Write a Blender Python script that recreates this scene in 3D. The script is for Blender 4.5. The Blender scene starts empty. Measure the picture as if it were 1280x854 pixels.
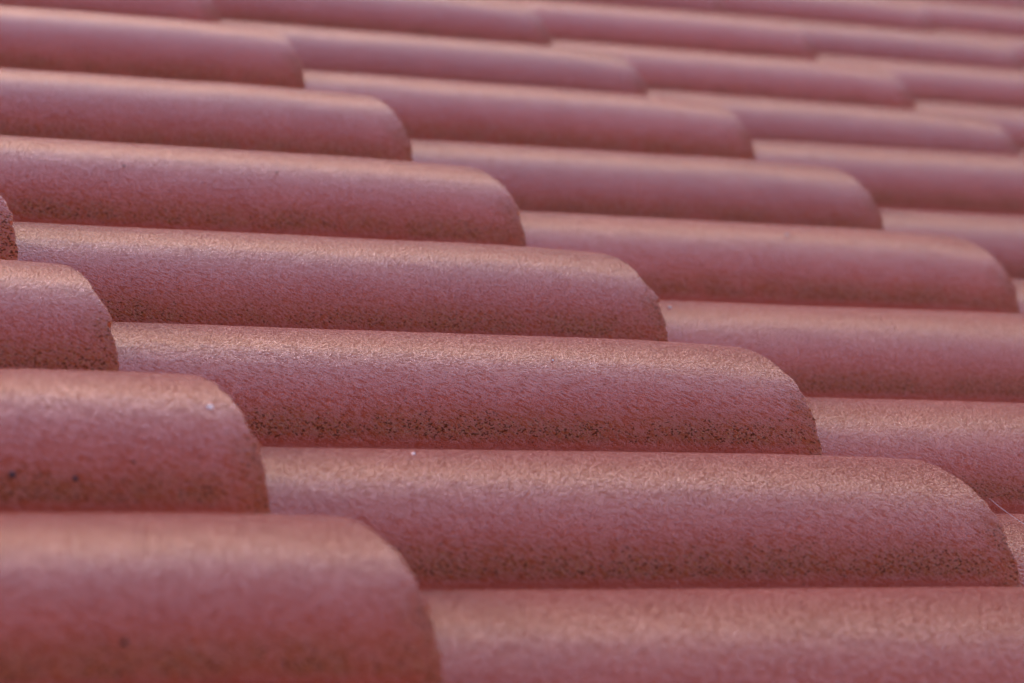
import bpy, math, random
import numpy as np
from mathutils import Matrix, Vector

random.seed(4)
rng = np.random.default_rng(7)
sc = bpy.context.scene
COL = sc.collection
S = 0.165                       # metres between neighbouring rolls
PITCH = math.radians(15.214)     # slope of the roof
RX = Matrix.Rotation(PITCH, 4, 'Y')   # roof frame (down slope, along eave, normal) -> world
HEIGHT = 3.6
ROOF = Matrix.Translation((0, 0, HEIGHT)) @ RX

# ------------------------------------------------------------------ camera
R = [[0.873791055, -0.424274311, 0.237639261],
     [-0.1030632915, 0.3160038779, 0.943138713],
     [-0.475244453, -0.8486064212, 0.2323942549]]
CAM = Vector((-2.95499631, -5.55863753, 2.34010523)) * S
cd = bpy.data.cameras.new("camera")
cam = bpy.data.objects.new("camera", cd)
COL.objects.link(cam)
rot = Matrix(R).transposed().to_4x4()
cam.matrix_world = ROOF @ Matrix.Translation(CAM) @ rot
cd.sensor_width = 36.0
cd.lens = 3931.0 / 1280 * 36.0
cd.clip_start = 0.05
cd.clip_end = 2000.0
cd.dof.use_dof = True
cd.dof.focus_distance = (6.675 + 2.12) * S
cd.dof.aperture_fstop = 10.5
cd.dof.aperture_blades = 0
sc.camera = cam

# ------------------------------------------------------------------ sky and sun
SUN_ROOF = Vector((-0.36, 1.0, 0.15)).normalized()      # towards the sun, roof frame
sun_dir = (RX.to_3x3() @ SUN_ROOF).normalized()
elev = math.asin(sun_dir.z)
azim = math.atan2(sun_dir.x, sun_dir.y)                  # clockwise from +Y
w = bpy.data.worlds.new("World")
sc.world = w
w.use_nodes = True
nt = w.node_tree
bg = nt.nodes["Background"]
sky = nt.nodes.new("ShaderNodeTexSky")
sky.sky_type = 'NISHITA'
sky.sun_disc = False
sky.sun_elevation = elev
sky.sun_rotation = azim
sky.air_density = 1.0
sky.dust_density = 0.2
sky.ozone_density = 1.0
warm = nt.nodes.new("ShaderNodeMix"); warm.data_type = 'RGBA'; warm.blend_type = 'MULTIPLY'   # dusk sky, camera balanced for it
warm.inputs[0].default_value = 1.0
warm.inputs[7].default_value = (1.16, 0.83, 1.02, 1)
nt.links.new(sky.outputs[0], warm.inputs[6])
nt.links.new(warm.outputs[2], bg.inputs[0])
bg.inputs[1].default_value = 0.15
sl = bpy.data.lights.new("sun", 'SUN')
sl.energy = 0.6
sl.angle = math.radians(10)
sl.color = (1.0, 0.60, 0.60)
so = bpy.data.objects.new("sun", sl)
COL.objects.link(so)
so.rotation_euler = sun_dir.to_track_quat('Z', 'Y').to_euler()
so.location = (0, 0, 12)
sc.view_settings.view_transform = 'Standard'
sc.view_settings.look = 'None'
sc.view_settings.gamma = 1.0
sc.view_settings.exposure = 1.56
sc.cycles.max_bounces = 6
sc.cycles.diffuse_bounces = 4
sc.cycles.glossy_bounces = 2

# ------------------------------------------------------------------ tile profile (units of S)
A, H, PP, QQ, L, T = 0.3902, 0.1624, 2.1913, 1.3917, 2.1375, 0.17245


def make_profile(n):
    t = np.linspace(0, math.pi, 1200)
    c = np.cos(t)
    ru = -A * np.sign(c) * np.abs(c) ** (2 / PP)        # camera side (-) to far side (+)
    rz = H * np.sin(t) ** (2 / QQ)
    pu = np.linspace(-(1 - A) + 0.006, -A, 200)
    pz = 0.004 + 0.012 * np.cos((pu + 0.5) / 0.1 * math.pi / 2) * -1
    u = np.concatenate([pu[:-1], ru]); z = np.concatenate([pz[:-1], rz])
    d = np.concatenate([[0], np.cumsum(np.hypot(np.diff(u), np.diff(z)))])
    s = np.linspace(0, d[-1], 1600)
    u = np.interp(s, d, u); z = np.interp(s, d, z)
    h = s[1] - s[0]
    k = int(0.05 / h)
    g = np.exp(-0.5 * (np.arange(-k, k + 1) * h / 0.016) ** 2); g /= g.sum()
    # odd extension keeps the two ends where they are
    def sm(a):
        e = np.concatenate([2 * a[0] - a[k:0:-1], a, 2 * a[-1] - a[-2:-k - 2:-1]])
        return np.convolve(e, g, 'valid')
    u, z = sm(u), sm(z)
    d = np.concatenate([[0], np.cumsum(np.hypot(np.diff(u), np.diff(z)))])
    dens = 1.0 + 0 * d
    s = np.linspace(0, d[-1], n)
    U = np.interp(s, d, u); Z = np.interp(s, d, z)
    nu = -np.gradient(Z, s); nz = np.gradient(U, s)
    m = np.hypot(nu, nz); nu /= m; nz /= m
    crest = s[np.argmax(Z)]
    return U, Z, nu, nz, (crest - s)                    # arc length from crest, + towards the camera side


_, _z, _, _, _arc = make_profile(400)
_m = _arc > 0
ARC_BASE = float(_arc[_m][np.argmin(np.abs(_z[_m] - 0.006))]) * S     # metres, crest to foot of the roll


def vnoise(x, y, seed):
    r = np.random.default_rng(seed).random((64, 64))
    xi, yi = np.floor(x).astype(int), np.floor(y).astype(int)
    fx, fy = x - xi, y - yi
    fx = fx * fx * (3 - 2 * fx); fy = fy * fy * (3 - 2 * fy)
    a = r[xi % 64, yi % 64]; b = r[(xi + 1) % 64, yi % 64]
    c = r[xi % 64, (yi + 1) % 64]; d = r[(xi + 1) % 64, (yi + 1) % 64]
    return (a * (1 - fx) + b * fx) * (1 - fy) + (c * (1 - fx) + d * fx) * fy - 0.5


def tile_mesh(name, nl, n, seed, mat, notch=0.64, notch_depth=0.0009, rough=1.0):
    """one roll-and-pan tile; origin at the foot line under its nose, in metres"""
    U, Z, nu, nz, arc = make_profile(n)
    r = np.random.default_rng(seed)
    ln = np.concatenate([[0, .0004, .0009, .0015, .0024, .0036, .0052], .0075 + np.linspace(0, 1, nl) ** 1.15 * (1.13 * L * S - .0075)])
    nl = len(ln)
    LN, UU = np.meshgrid(ln, U * S, indexing='ij')
    ZZ = np.tile(Z * S, (nl, 1)); NU = np.tile(nu, (nl, 1)); NZ = np.tile(nz, (nl, 1)); AR = np.tile(arc * S, (nl, 1))
    # waviness of the pressed concrete
    dsp = (vnoise(LN / .045 + 3, AR / .03 + 9, seed) * .0004 + vnoise(LN / .011 + 7, AR / .007 + 5, seed + 1) * .00012
           + vnoise(LN / .0042 + 7, AR / .0026 + 5, seed + 2) * .00009) * rough
    # the nose: rounded arris and a slight droop
    rad = .0013
    q = np.clip(rad - LN, 0, rad)
    dsp = dsp - (rad - np.sqrt(np.maximum(rad * rad - q * q, 0)))
    droop = .0016 * np.clip(1 - LN / .085, 0, 1) ** 2
    Y = UU + NU * dsp
    Zt = ZZ + NZ * dsp - droop
    # ragged edge with a nick part way down the side
    fr = AR / ARC_BASE
    edge = vnoise(AR / .009, AR * 0 + seed % 50, seed + 3) * .0019 + vnoise(AR / .0027, AR * 0 + seed % 50, seed + 4) * .0014
    edge -= notch_depth * np.exp(-((fr - notch) / .022) ** 2) + notch_depth * .7 * np.clip((notch - fr) / .25, -1, 0) * 0
    edge += notch_depth * .8 * np.exp(-((fr - notch + .06) / .05) ** 2)
    edge *= rough * np.exp(-LN / .005)
    X = -LN + edge
    Zt = Zt + LN * (-T / L)
    # keep the tile tilted: it falls back by T over one gauge
    top = np.stack([X, Y, Zt], -1).reshape(-1, 3)
    uv_t = np.stack([LN, AR], -1).reshape(-1, 2)
    # underside, coarse
    kk = np.unique(np.linspace(0, n - 1, min(n, 60)).astype(int))
    li = np.unique(np.linspace(0, nl - 1, 8).astype(int)); li[0] = 0
    V = [top]; faces = []
    i0 = np.arange(nl - 1)[:, None] * n + np.arange(n - 1)[None, :]
    q4 = np.stack([i0, i0 + n, i0 + n + 1, i0 + 1], -1).reshape(-1, 4)
    thick = .162 * S
    bot = np.stack([X, Y, Zt - thick], -1)
    # ring of the bottom at nose and head (full resolution), joined by long strips
    b0 = len(top)
    V.append(bot[0]); V.append(bot[-1])
    a = np.arange(n - 1)
    nose = np.stack([a, a + 1, b0 + a + 1, b0 + a], -1)
    h0 = (nl - 1) * n
    head = np.stack([h0 + a, b0 + n + a, b0 + n + a + 1, h0 + a + 1], -1)
    under = np.stack([b0 + a, b0 + a + 1, b0 + n + a + 1, b0 + n + a], -1)
    V = np.concatenate(V)
    F = np.concatenate([q4, nose, head, under])
    s0 = [int(k * n) for k in range(nl)] + [b0 + n, b0]
    s1 = [int(k * n + n - 1) for k in range(nl)][::-1] + [b0 + n - 1, b0 + 2 * n - 1]
    me = bpy.data.meshes.new(name)
    me.vertices.add(len(V)); me.vertices.foreach_set("co", V.astype(np.float32).ravel())
    nf = len(F)
    tot = nf * 4 + len(s0) + len(s1)
    me.loops.add(tot); me.polygons.add(nf + 2)
    li_ = np.concatenate([F.ravel(), s0, s1]).astype(np.int32)
    me.loops.foreach_set("vertex_index", li_)
    st = np.concatenate([np.arange(nf) * 4, [nf * 4, nf * 4 + len(s0)]]).astype(np.int32)
    me.polygons.foreach_set("loop_start", st)
    me.update(calc_edges=True)
    sm = np.ones(nf + 2, dtype=bool); sm[len(q4):] = False
    me.polygons.foreach_set("use_smooth", sm)
    uvs = np.zeros((len(V), 2)); uvs[:len(top)] = uv_t
    uvs[len(top):len(top) + n] = uv_t[:n] - [.02, 0]; uvs[len(top) + n:] = uv_t[-n:]
    ul = me.uv_layers.new(name="UVMap")
    ul.data.foreach_set("uv", uvs[li_].astype(np.float32).ravel())
    me.materials.append(mat)
    me.validate()
    return me


# ------------------------------------------------------------------ materials
def node(nt, t, **kw):
    n = nt.nodes.new(t)
    for k, v in kw.items():
        if isinstance(k, str) and k.startswith('i_'):
            n.inputs[k[2:].replace('_', ' ')].default_value = v
        else:
            setattr(n, k, v)
    return n


def math_n(nt, op, a, b=None, c=None, clamp=False):
    n = nt.nodes.new("ShaderNodeMath"); n.operation = op; n.use_clamp = clamp
    for i, v in enumerate((a, b, c)):
        if v is None: continue
        if isinstance(v, (int, float)): n.inputs[i].default_value = v
        else: nt.links.new(v, n.inputs[i])
    return n.outputs[0]


def ramp(nt, fac, lo, hi, a=0.0, b=1.0):
    n = nt.nodes.new("ShaderNodeMapRange"); n.interpolation_type = 'SMOOTHSTEP'
    n.inputs[1].default_value = lo; n.inputs[2].default_value = hi
    n.inputs[3].default_value = a; n.inputs[4].default_value = b
    nt.links.new(fac, n.inputs[0]); return n.outputs[0]


def mixc(nt, fac, a, b, mode='MIX'):
    n = nt.nodes.new("ShaderNodeMix"); n.data_type = 'RGBA'; n.blend_type = mode
    for i, v in ((0, fac), (6, a), (7, b)):
        if isinstance(v, (int, float)): n.inputs[i].default_value = v
        elif isinstance(v, tuple): n.inputs[i].default_value = v
        else: nt.links.new(v, n.inputs[i])
    return n.outputs[2]


def tile_material():
    m = bpy.data.materials.new("coated_concrete"); m.use_nodes = True
    nt = m.node_tree; L_ = nt.links.new
    b = nt.nodes["Principled BSDF"]
    uv = nt.nodes.new("ShaderNodeUVMap"); uv.uv_map = "UVMap"
    oi = nt.nodes.new("ShaderNodeObjectInfo")
    sep = nt.nodes.new("ShaderNodeSeparateXYZ"); L_(uv.outputs[0], sep.inputs[0])
    ln, arc = sep.outputs[0], sep.outputs[1]
    seed = math_n(nt, 'MULTIPLY', oi.outputs['Random'], 37.0)
    vec = nt.nodes.new("ShaderNodeCombineXYZ")
    L_(ln, vec.inputs[0]); L_(arc, vec.inputs[1]); L_(seed, vec.inputs[2])
    v = vec.outputs[0]

    def tex(scale, detail=2.0, rough=.5, vin=None, dist=0.0):
        n = nt.nodes.new("ShaderNodeTexNoise"); n.noise_dimensions = '3D'
        n.inputs['Scale'].default_value = scale; n.inputs['Detail'].default_value = detail
        n.inputs['Roughness'].default_value = rough; n.inputs['Distortion'].default_value = dist
        L_(vin or v, n.inputs['Vector']); return n.outputs['Fac']

    def mapped(rz, sx, sy):
        n = nt.nodes.new("ShaderNodeMapping")
        n.vector_type = 'TEXTURE'
        n.inputs['Rotation'].default_value = (0, 0, rz); n.inputs['Scale'].default_value = (1 / sx, 1 / sy, 1)
        L_(v, n.inputs['Vector']); return n.outputs[0]

    wrinkle = tex(720, 3, .6)
    vo = nt.nodes.new("ShaderNodeTexVoronoi"); vo.feature = 'SMOOTH_F1'; vo.inputs['Scale'].default_value = 700
    vo.inputs['Smoothness'].default_value = .35; vo.inputs['Randomness'].default_value = 1.0
    L_(v, vo.inputs['Vector'])
    wrinkle = math_n(nt, 'SUBTRACT', wrinkle, math_n(nt, 'MULTIPLY', vo.outputs['Distance'], .40))                       # ~2 mm pebbling
    wr2 = tex(1700, 2.0, .6)
    streak = tex(720, 2.5, .6, mapped(math.radians(-34), .46, 1.15))
    wave = tex(70, 2.0, .5)
    fr = math_n(nt, 'DIVIDE', arc, ARC_BASE)
    # streaks take over from pebbling as the side steepens
    side = ramp(nt, fr, .15, .5)
    hgt = mixc(nt, math_n(nt, 'MULTIPLY', side, .75), wrinkle, streak)
    sepc = nt.nodes.new("ShaderNodeSeparateColor"); L_(hgt, sepc.inputs[0])
    hgt = math_n(nt, 'MULTIPLY_ADD', wr2, .5, sepc.outputs[0])
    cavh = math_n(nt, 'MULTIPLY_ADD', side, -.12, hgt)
    hgt = math_n(nt, 'MULTIPLY_ADD', wave, .35, hgt)

    # porous band low on the side
    blot = tex(45, 3.0, .6)
    band = math_n(nt, 'MULTIPLY', ramp(nt, fr, .62, .92), ramp(nt, fr, 1.0, .92))
    band = math_n(nt, 'MULTIPLY', band, ramp(nt, blot, .25, .60, .35, 1.0))
    nosed = ramp(nt, ln, .022, .001)
    nside = math_n(nt, 'MULTIPLY', nosed, ramp(nt, fr, .35, .65))
    bandn = math_n(nt, 'MAXIMUM', band, math_n(nt, 'MULTIPLY', nside, .9))
    pit_v = nt.nodes.new("ShaderNodeTexNoise"); pit_v.inputs['Scale'].default_value = 860
    pit_v.inputs['Detail'].default_value = 3; pit_v.inputs['Roughness'].default_value = .42
    L_(mapped(.3, .8, 1.15), pit_v.inputs['Vector'])
    thr = math_n(nt, 'MULTIPLY_ADD', bandn, -.122, .71)
    pit = math_n(nt, 'SUBTRACT', pit_v.outputs['Fac'], thr)
    pit = ramp(nt, pit, 0, .022)
    grain_n = tex(1000, 2.0, .6, mapped(1.1, 1, 1))
    gthr = math_n(nt, 'MULTIPLY_ADD', bandn, -.15, .70)
    grain = ramp(nt, math_n(nt, 'SUBTRACT', grain_n, gthr), 0, .04)
    grain = math_n(nt, 'MULTIPLY', grain, ramp(nt, bandn, .05, .4))

    base = mixc(nt, ramp(nt, tex(28, 4, .6), .3, .7), (.570, .074, .022, 1), (.630, .092, .031, 1))
    base = mixc(nt, ramp(nt, tex(240, 3, .6), .4, .7, 0, .30), base, (.62, .11, .045, 1))
    # relief shading painted into the colour: hollows between the pebbles darker, their tops paler
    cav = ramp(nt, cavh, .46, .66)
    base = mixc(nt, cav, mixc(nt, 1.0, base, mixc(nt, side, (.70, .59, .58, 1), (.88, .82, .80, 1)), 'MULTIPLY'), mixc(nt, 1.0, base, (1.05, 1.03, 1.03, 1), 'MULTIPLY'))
    tint = math_n(nt, 'MULTIPLY_ADD', oi.outputs['Random'], .14, .93)
    cmb = nt.nodes.new("ShaderNodeCombineColor")
    for i in range(3): L_(tint, cmb.inputs[i])
    base = mixc(nt, 1.0, base, cmb.outputs[0], 'MULTIPLY')
    base = mixc(nt, math_n(nt, 'MULTIPLY', bandn, .6), base, (.50, .105, .020, 1))
    base = mixc(nt, math_n(nt, 'MULTIPLY', grain, .85), base, (.62, .19, .055, 1))
    base = mixc(nt, math_n(nt, 'MULTIPLY', pit, .80), base, (.12, .024, .007, 1))
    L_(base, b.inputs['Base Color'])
    rg = math_n(nt, 'MULTIPLY_ADD', wr2, .22, .13)
    rg = math_n(nt, 'MULTIPLY_ADD', bandn, .2, rg)
    L_(rg, b.inputs['Roughness'])
    spc = math_n(nt, 'MULTIPLY_ADD', cav, .68, .08)
    spc = math_n(nt, 'MULTIPLY', spc, math_n(nt, 'MULTIPLY_ADD', pit, -.9, 1.0))
    L_(spc, b.inputs['Specular IOR Level'])
    h2 = math_n(nt, 'MULTIPLY_ADD', pit, -1.0, hgt)
    h2 = math_n(nt, 'MULTIPLY_ADD', grain, .45, h2)
    bp = nt.nodes.new("ShaderNodeBump")
    bp.inputs['Strength'].default_value = 1.0
    bp.inputs['Distance'].default_value = .0034
    L_(h2, bp.inputs['Height']); L_(bp.outputs[0], b.inputs['Normal'])
    return m


def simple_material(name, col, rough=.6, spec=.5, trans=0.0, ns=400, amp=.25):
    m = bpy.data.materials.new(name); m.use_nodes = True
    nt = m.node_tree; b = nt.nodes["Principled BSDF"]
    tc = nt.nodes.new("ShaderNodeTexCoord")
    n = nt.nodes.new("ShaderNodeTexNoise"); n.inputs['Scale'].default_value = ns
    nt.links.new(tc.outputs['Object'], n.inputs['Vector'])
    c = mixc(nt, n.outputs['Fac'], tuple(x * (1 - amp) for x in col) + (1,), tuple(min(1, x * (1 + amp)) for x in col) + (1,))
    nt.links.new(c, b.inputs['Base Color'])
    b.inputs['Roughness'].default_value = rough
    b.inputs['Specular IOR Level'].default_value = spec
    b.inputs['Transmission Weight'].default_value = trans
    return m


M_TILE = tile_material()
M_WOOD = simple_material("deck_wood", (.30, .20, .12), .8, ns=12)
M_GROUND = simple_material("dry_ground", (.16, .12, .08), .95, ns=.4)
M_QUARTZ = simple_material("quartz", (.85, .80, .76), .12, .8, .35, ns=900, amp=.1)
M_DIRT = simple_material("dark_dirt", (.035, .028, .03), .9, ns=900)
M_RUST = simple_material("brown_dirt", (.10, .032, .018), .9, ns=900)
M_SILK = simple_material("spider_silk", (.85, .80, .78), .3, .8, ns=50, amp=.05)

# ------------------------------------------------------------------ setting
def grid_sheet(name, size, z, mat):
    me = bpy.data.meshes.new(name)
    h = size / 2
    me.from_pydata([(-h, -h, z), (h, -h, z), (h, h, z), (-h, h, z)], [], [(0, 1, 2, 3)])
    me.materials.append(mat)
    o = bpy.data.objects.new(name, me); COL.objects.link(o)
    return o


g = grid_sheet("ground", 1600, 0, M_GROUND); g["kind"] = "structure"

# ------------------------------------------------------------------ the roof
roof = bpy.data.objects.new("tiled_roof", None)
COL.objects.link(roof)
roof.matrix_world = ROOF
roof["label"] = "sloping roof of red concrete barrel tiles in overlapping rows"
roof["category"] = "roof"
roof["kind"] = "thing"

COLY = {0: (0.0134, 0.0196), 1: (-0.0039, -0.0039), 2: (0.0021, -0.0088), 3: (-0.0205, -0.0119),
        4: (0.0023, -0.0031), 5: (-0.0112, -0.0031), 6: (0.0152, 0.0131), 7: (0.0039, -0.0054)}
TILE = {(0, 0): (-0.0125, 0.0103), (0, 1): (0.0002, -0.0075), (1, 0): (-0.0015, 0.0201), (1, 1): (0.0051, -0.0024),
        (2, 0): (-0.0186, -0.0068), (2, 1): (0.0034, -0.0068), (2, 2): (0.0014, -0.0105), (3, 1): (0.0245, -0.0037),
        (3, 2): (0.0002, 0.0027), (4, 1): (0.0127, -0.009), (4, 2): (-0.0124, -0.0005), (5, 1): (0.0196, 0.0021),
        (5, 2): (0.0014, 0.0044), (5, 3): (-0.0002, 0.0015), (6, 1): (-0.0046, 0.0), (6, 2): (-0.0139, -0.0038),
        (6, 3): (-0.0014, 0.0118), (7, 1): (0.0091, 0.0039), (7, 2): (-0.0035, -0.0021), (7, 3): (-0.0086, -0.0072),
        (8, 2): (-0.0162, -0.0108), (8, 3): (0.0029, 0.0024), (9, 3): (0.0127, 0.012)}
HERO = {(0, 0), (0, 1), (1, 0), (1, 1), (2, 0), (2, 1), (2, 2), (3, 0), (3, 1), (3, 2), (1, 2), (4, 1)}

mid = [tile_mesh("roof_tile_worn_%d" % k, 90, 70, 900 + k * 13, M_TILE) for k in range(3)]
far = [tile_mesh("roof_tile_plain_%d" % k, 24, 40, 1900 + k * 13, M_TILE) for k in range(3)]


def place(i, j):
    yo, zo = COLY.get(i, (rng.normal() * .006, rng.normal() * .006))
    dx, dT = TILE.get((i, j), (rng.normal() * .009, rng.normal() * .004))
    if (i, j) in HERO:
        me = tile_mesh("roof_tile_near", 420, 190, 100 + i * 17 + j * 5, M_TILE,
                       notch=.60 + .06 * random.random(), notch_depth=.0013 + .0006 * random.random())
    elif i < 9:
        me = mid[(i * 5 + j * 3) % 3]
    else:
        me = far[(i * 5 + j * 3) % 3]
    o = bpy.data.objects.new("roof_tile", me)
    COL.objects.link(o)
    o.parent = roof
    o.location = ((j * L + dx) * S, (i + yo) * S, (T + zo) * S)
    # nose lifted or lowered by dT: turn about the head
    o.rotation_euler = (0, -math.asin(dT / L), 0)
    o.location.z += dT * S
    return o


tiles = {}
for j in range(-2, 8):
    for i in range(-2, 18):
        tiles[(i, j)] = place(i, j)

# timber deck under the tiles
me = bpy.data.meshes.new("roof_deck")
x0, x1, y0, y1, z0, z1 = -3.3 * L * S, 7 * L * S, -2.7 * S, 17.6 * S, -.30 * S, -.42 * S
vs = [(x, y, z) for z in (z1, z0) for x, y in ((x0, y0), (x1, y0), (x1, y1), (x0, y1))]
me.from_pydata(vs, [], [(0, 3, 2, 1), (4, 5, 6, 7), (0, 1, 5, 4), (1, 2, 6, 5), (2, 3, 7, 6), (3, 0, 4, 7)])
me.materials.append(M_WOOD)
dk = bpy.data.objects.new("roof_deck", me); COL.objects.link(dk); dk.parent = roof


# ------------------------------------------------------------------ small things lying on the tiles
PR = make_profile(600)


def on_pixel(px, py, i, j):
    """point on the tile (i, j) under photo pixel (px, py), roof frame, metres, plus its normal"""
    Rm = np.array(R)
    d = Rm.T @ np.array([(px - 640) / 3931., -(py - 427) / 3931., -1.0])
    C = np.array([-2.95499631, -5.55863753, 2.34010523])
    yo, zo = COLY.get(i, (0, 0)); dx, dT = TILE.get((i, j), (0, 0))
    best = None
    for t in np.linspace(5.5, 16, 14000):
        P = C + d * t
        u = P[1] - i - yo
        if abs(u) > A: continue
        ll = j * L + dx - P[0]
        z = np.interp(u, PR[0], PR[1]) + T + zo + dT - (T + dT) * ll / L
        if P[2] <= z:
            k = np.argmin(np.abs(PR[0] - u))
            return Vector(P * S), Vector((0, PR[2][k], PR[3][k]))
    return None


def lump(name, p, nrm, r, mat, label, cat, group=None, flat=.7, seed=0):
    import bmesh
    bm = bmesh.new()
    bmesh.ops.create_icosphere(bm, subdivisions=2, radius=r)
    rr = random.Random(seed)
    for v in bm.verts:
        v.co *= 1 + rr.uniform(-.22, .22)
        v.co.z *= flat
    me = bpy.data.meshes.new(name); bm.to_mesh(me); bm.free()
    me.materials.append(mat)
    o = bpy.data.objects.new(name, me); COL.objects.link(o)
    o.matrix_world = ROOF @ (Matrix.Translation(p + nrm * r * flat * .6) @ nrm.to_track_quat('Z', 'Y').to_matrix().to_4x4())
    o["label"] = label; o["category"] = cat
    if group: o["group"] = group
    return o


SPECKS = [
    ("quartz_grain", 262, 510, 1, 0, .0011, M_QUARTZ, "bright white grain stuck near the rounded end of the second tile from the bottom left", "grain", "pale grains on the tiles"),
    ("quartz_grain", 837, 385, 3, 2, .0009, M_QUARTZ, "tiny pale grain on a crest just right of the tile end above the middle", "grain", "pale grains on the tiles"),
    ("quartz_grain", 691, 451, 2, 1, .0005, M_QUARTZ, "very small glinting grain on the sharp tile in the middle of the roof", "grain", "pale grains on the tiles"),
    ("quartz_grain", 984, 294, 4, 2, .0009, M_QUARTZ, "tiny pale grain on the blurred tile crest at upper right", "grain", "pale grains on the tiles"),
    ("quartz_grain", 517, 568, 1, 1, .0007, M_QUARTZ, "small pale grain on the long crest below the sharp middle tile", "grain", "pale grains on the tiles"),
    ("dirt_speck", 15, 594, 1, 0, .0011, M_DIRT, "dark grey speck at the far left side of the second tile from the bottom", "dirt", "dark specks on the tiles"),
    ("dirt_speck", 94, 599, 1, 0, .0010, M_DIRT, "faint dark speck between the left frame edge and the white grain", "dirt", "dark specks on the tiles"),
    ("dirt_speck", 155, 804, 0, 0, .0011, M_RUST, "brown speck on the side of the bottom left tile", "dirt", "dark specks on the tiles"),
    ("dirt_speck", 167, 588 - 10, 1, 0, .0006, M_RUST, "small brown speck above the porous band of the second tile from the bottom left", "dirt", "dark specks on the tiles"),
    ("dirt_speck", 155, 208, 4, 1, .0007, M_RUST, "small brown speck on the blurred crest at upper left", "dirt", "dark specks on the tiles"),
    ("dirt_speck", 346, 216, 4, 1, .0006, M_RUST, "small brown speck in the middle of the upper left blurred tile", "dirt", "dark specks on the tiles"),
]
for k, (nm, px, py, i, j, r, mat, lab, cat, grp) in enumerate(SPECKS):
    hit = on_pixel(px, py, i, j)
    if hit: lump(nm, hit[0], hit[1], r, mat, lab, cat, grp, seed=k)

# strand of spider silk from the nose of the tile at the right to its lower neighbour
a = on_pixel(1236, 623.5, 1, 1)
b = on_pixel(1310, 672, 1, 2)
if a and b:
    vs, fs = [], []
    ax = (b[0] - a[0]).normalized(); e1 = ax.orthogonal().normalized(); e2 = ax.cross(e1)
    for k in range(13):
        f = k / 12
        p = a[0].lerp(b[0], f) + Vector((0, 0, .0003 - .0048 * f * (1 - f)))
        for q in range(5):
            g_ = q / 5 * 2 * math.pi
            vs.append(p + (e1 * math.cos(g_) + e2 * math.sin(g_)) * .00009)
        if k:
            for q in range(5):
                fs.append(((k - 1) * 5 + q, (k - 1) * 5 + (q + 1) % 5, k * 5 + (q + 1) % 5, k * 5 + q))
    me = bpy.data.meshes.new("silk_strand"); me.from_pydata(vs, [], fs); me.materials.append(M_SILK)
    st = bpy.data.objects.new("silk_strand", me); COL.objects.link(st)
    st.matrix_world = ROOF
    st["label"] = "fine pale strand of spider silk stretched off the tile end at the right"
    st["category"] = "spider silk"
